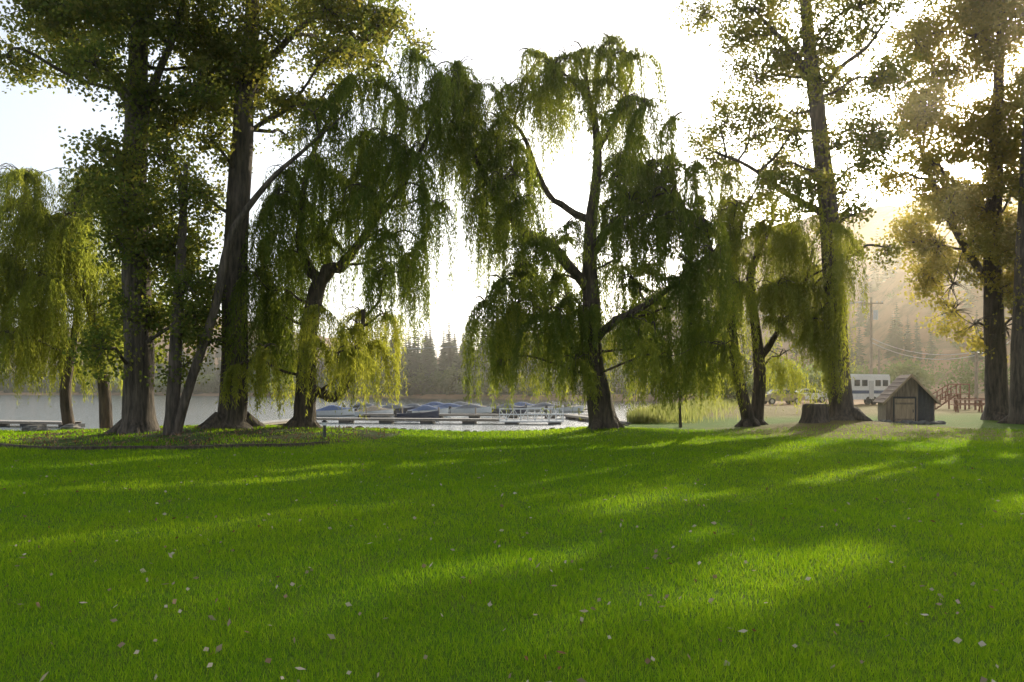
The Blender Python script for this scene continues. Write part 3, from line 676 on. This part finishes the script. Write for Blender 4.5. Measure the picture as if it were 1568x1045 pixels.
for p0,p1 in zip(pts[:-1],pts[1:]):
    cx,cy=(p0[0]+p1[0])/2,(p0[1]+p1[1])/2
    W.box((cx,cy,hz(cx,cy)+.03),(math.hypot(p1[0]-p0[0],p1[1]-p0[1])*1.0,.12,.12),0,math.atan2(p1[1]-p0[1],p1[0]-p0[0]))
W.obj('timbers',[M_barkw],e)
def rocks(name,plist):
    W=MB()
    for x,y,r in plist:
        z=hz(x,y); V=[];n1,n2=5,7
        V.append((x,y,z-r*.4))
        for i in range(1,n1):
            for j in range(n2):
                a=math.pi*i/n1; b=2*math.pi*j/n2+i*.3; q=r*rng.uniform(.78,1.15)
                V.append((x+q*math.sin(a)*math.cos(b)*1.2,y+q*math.sin(a)*math.sin(b),z+r*.15-q*.6*math.cos(a)))
        V.append((x,y,z+r*.7)); Fs=[]
        for j in range(n2):
            Fs.append((0,1+(j+1)%n2,1+j)); Fs.append((len(V)-1,1+(n1-2)*n2+j,1+(n1-2)*n2+(j+1)%n2))
        for i in range(n1-2):
            for j in range(n2): Fs.append((1+i*n2+j,1+i*n2+(j+1)%n2,1+(i+1)*n2+(j+1)%n2,1+(i+1)*n2+j))
        W.add(V,Fs)
    W.obj(name,[M_rock])
pl=[(x,float(shore(x))+rng.uniform(-.5,.3),rng.uniform(.05,.13)) for x in np.arange(-6,7,.33)]
pl+=[(gx(u,31),31+rng.uniform(-.4,.6),rng.uniform(.15,.38)) for u in (62,75,90,98,112,50,395,404,415)]
pl+=[(gx(u,36.5),36.5+rng.uniform(-.5,.5),rng.uniform(.12,.28)) for u in range(1330,1445,8)]
rocks('shore_rocks',pl)

# ------------------------------------------------------------------ haze (thin real air volume)
me=bpy.data.meshes.new('atmosphere_haze'); a_,b_,c_,d_,e_,f_=-400,400,-10,520,-6,42
me.from_pydata([(x,y,z) for x in (a_,b_) for y in (c_,d_) for z in (e_,f_)],[],[(0,1,3,2),(4,6,7,5),(0,4,5,1),(2,3,7,6),(0,2,6,4),(1,5,7,3)])
m,nt,out=newmat('haze'); vs=nt.nodes.new('ShaderNodeVolumeScatter'); vs.inputs['Density'].default_value=.0005; vs.inputs['Anisotropy'].default_value=.87
vs.inputs['Color'].default_value=(1,.92,.78,1); nt.links.new(vs.outputs[0],out.inputs['Volume']); me.materials.append(m)
link(bpy.data.objects.new('atmosphere_haze',me))

# ------------------------------------------------------------------ light
w=bpy.data.worlds.new('World'); scene.world=w; w.use_nodes=True; nt=w.node_tree
bg=nt.nodes['Background']; sky=nt.nodes.new('ShaderNodeTexSky'); sky.sky_type='NISHITA'; sky.sun_disc=False
sky.sun_elevation=SUN_EL; sky.sun_rotation=SUN_AZ; sky.dust_density=4.0; sky.air_density=1.0; sky.ozone_density=1.5
hs=nt.nodes.new('ShaderNodeHueSaturation'); hs.inputs['Saturation'].default_value=.45; hs.inputs['Value'].default_value=1.15
nt.links.new(sky.outputs[0],hs.inputs['Color']); nt.links.new(hs.outputs[0],bg.inputs[0]); bg.inputs[1].default_value=.28
sd=bpy.data.lights.new('sun','SUN'); sd.energy=5.0; sd.angle=math.radians(.5); sd.color=(1,.87,.62)
so=link(bpy.data.objects.new('sun',sd)); s=Vector((math.sin(SUN_AZ)*math.cos(SUN_EL),math.cos(SUN_AZ)*math.cos(SUN_EL),math.sin(SUN_EL)))
so.rotation_euler=s.to_track_quat('Z','Y').to_euler(); so.location=(0,0,40)
cam=bpy.data.cameras.new('camera'); co_=link(bpy.data.objects.new('camera',cam)); co_.location=(0,0,EYE); co_.rotation_euler=(math.pi/2,0,0)
cam.lens=28.01; cam.sensor_width=36; cam.shift_y=.0481; cam.clip_end=6000; cam.clip_start=.05
scene.camera=co_
scene.view_settings.view_transform='Standard'; scene.view_settings.look='None'; scene.view_settings.exposure=0
print('total',time.time()-T0)
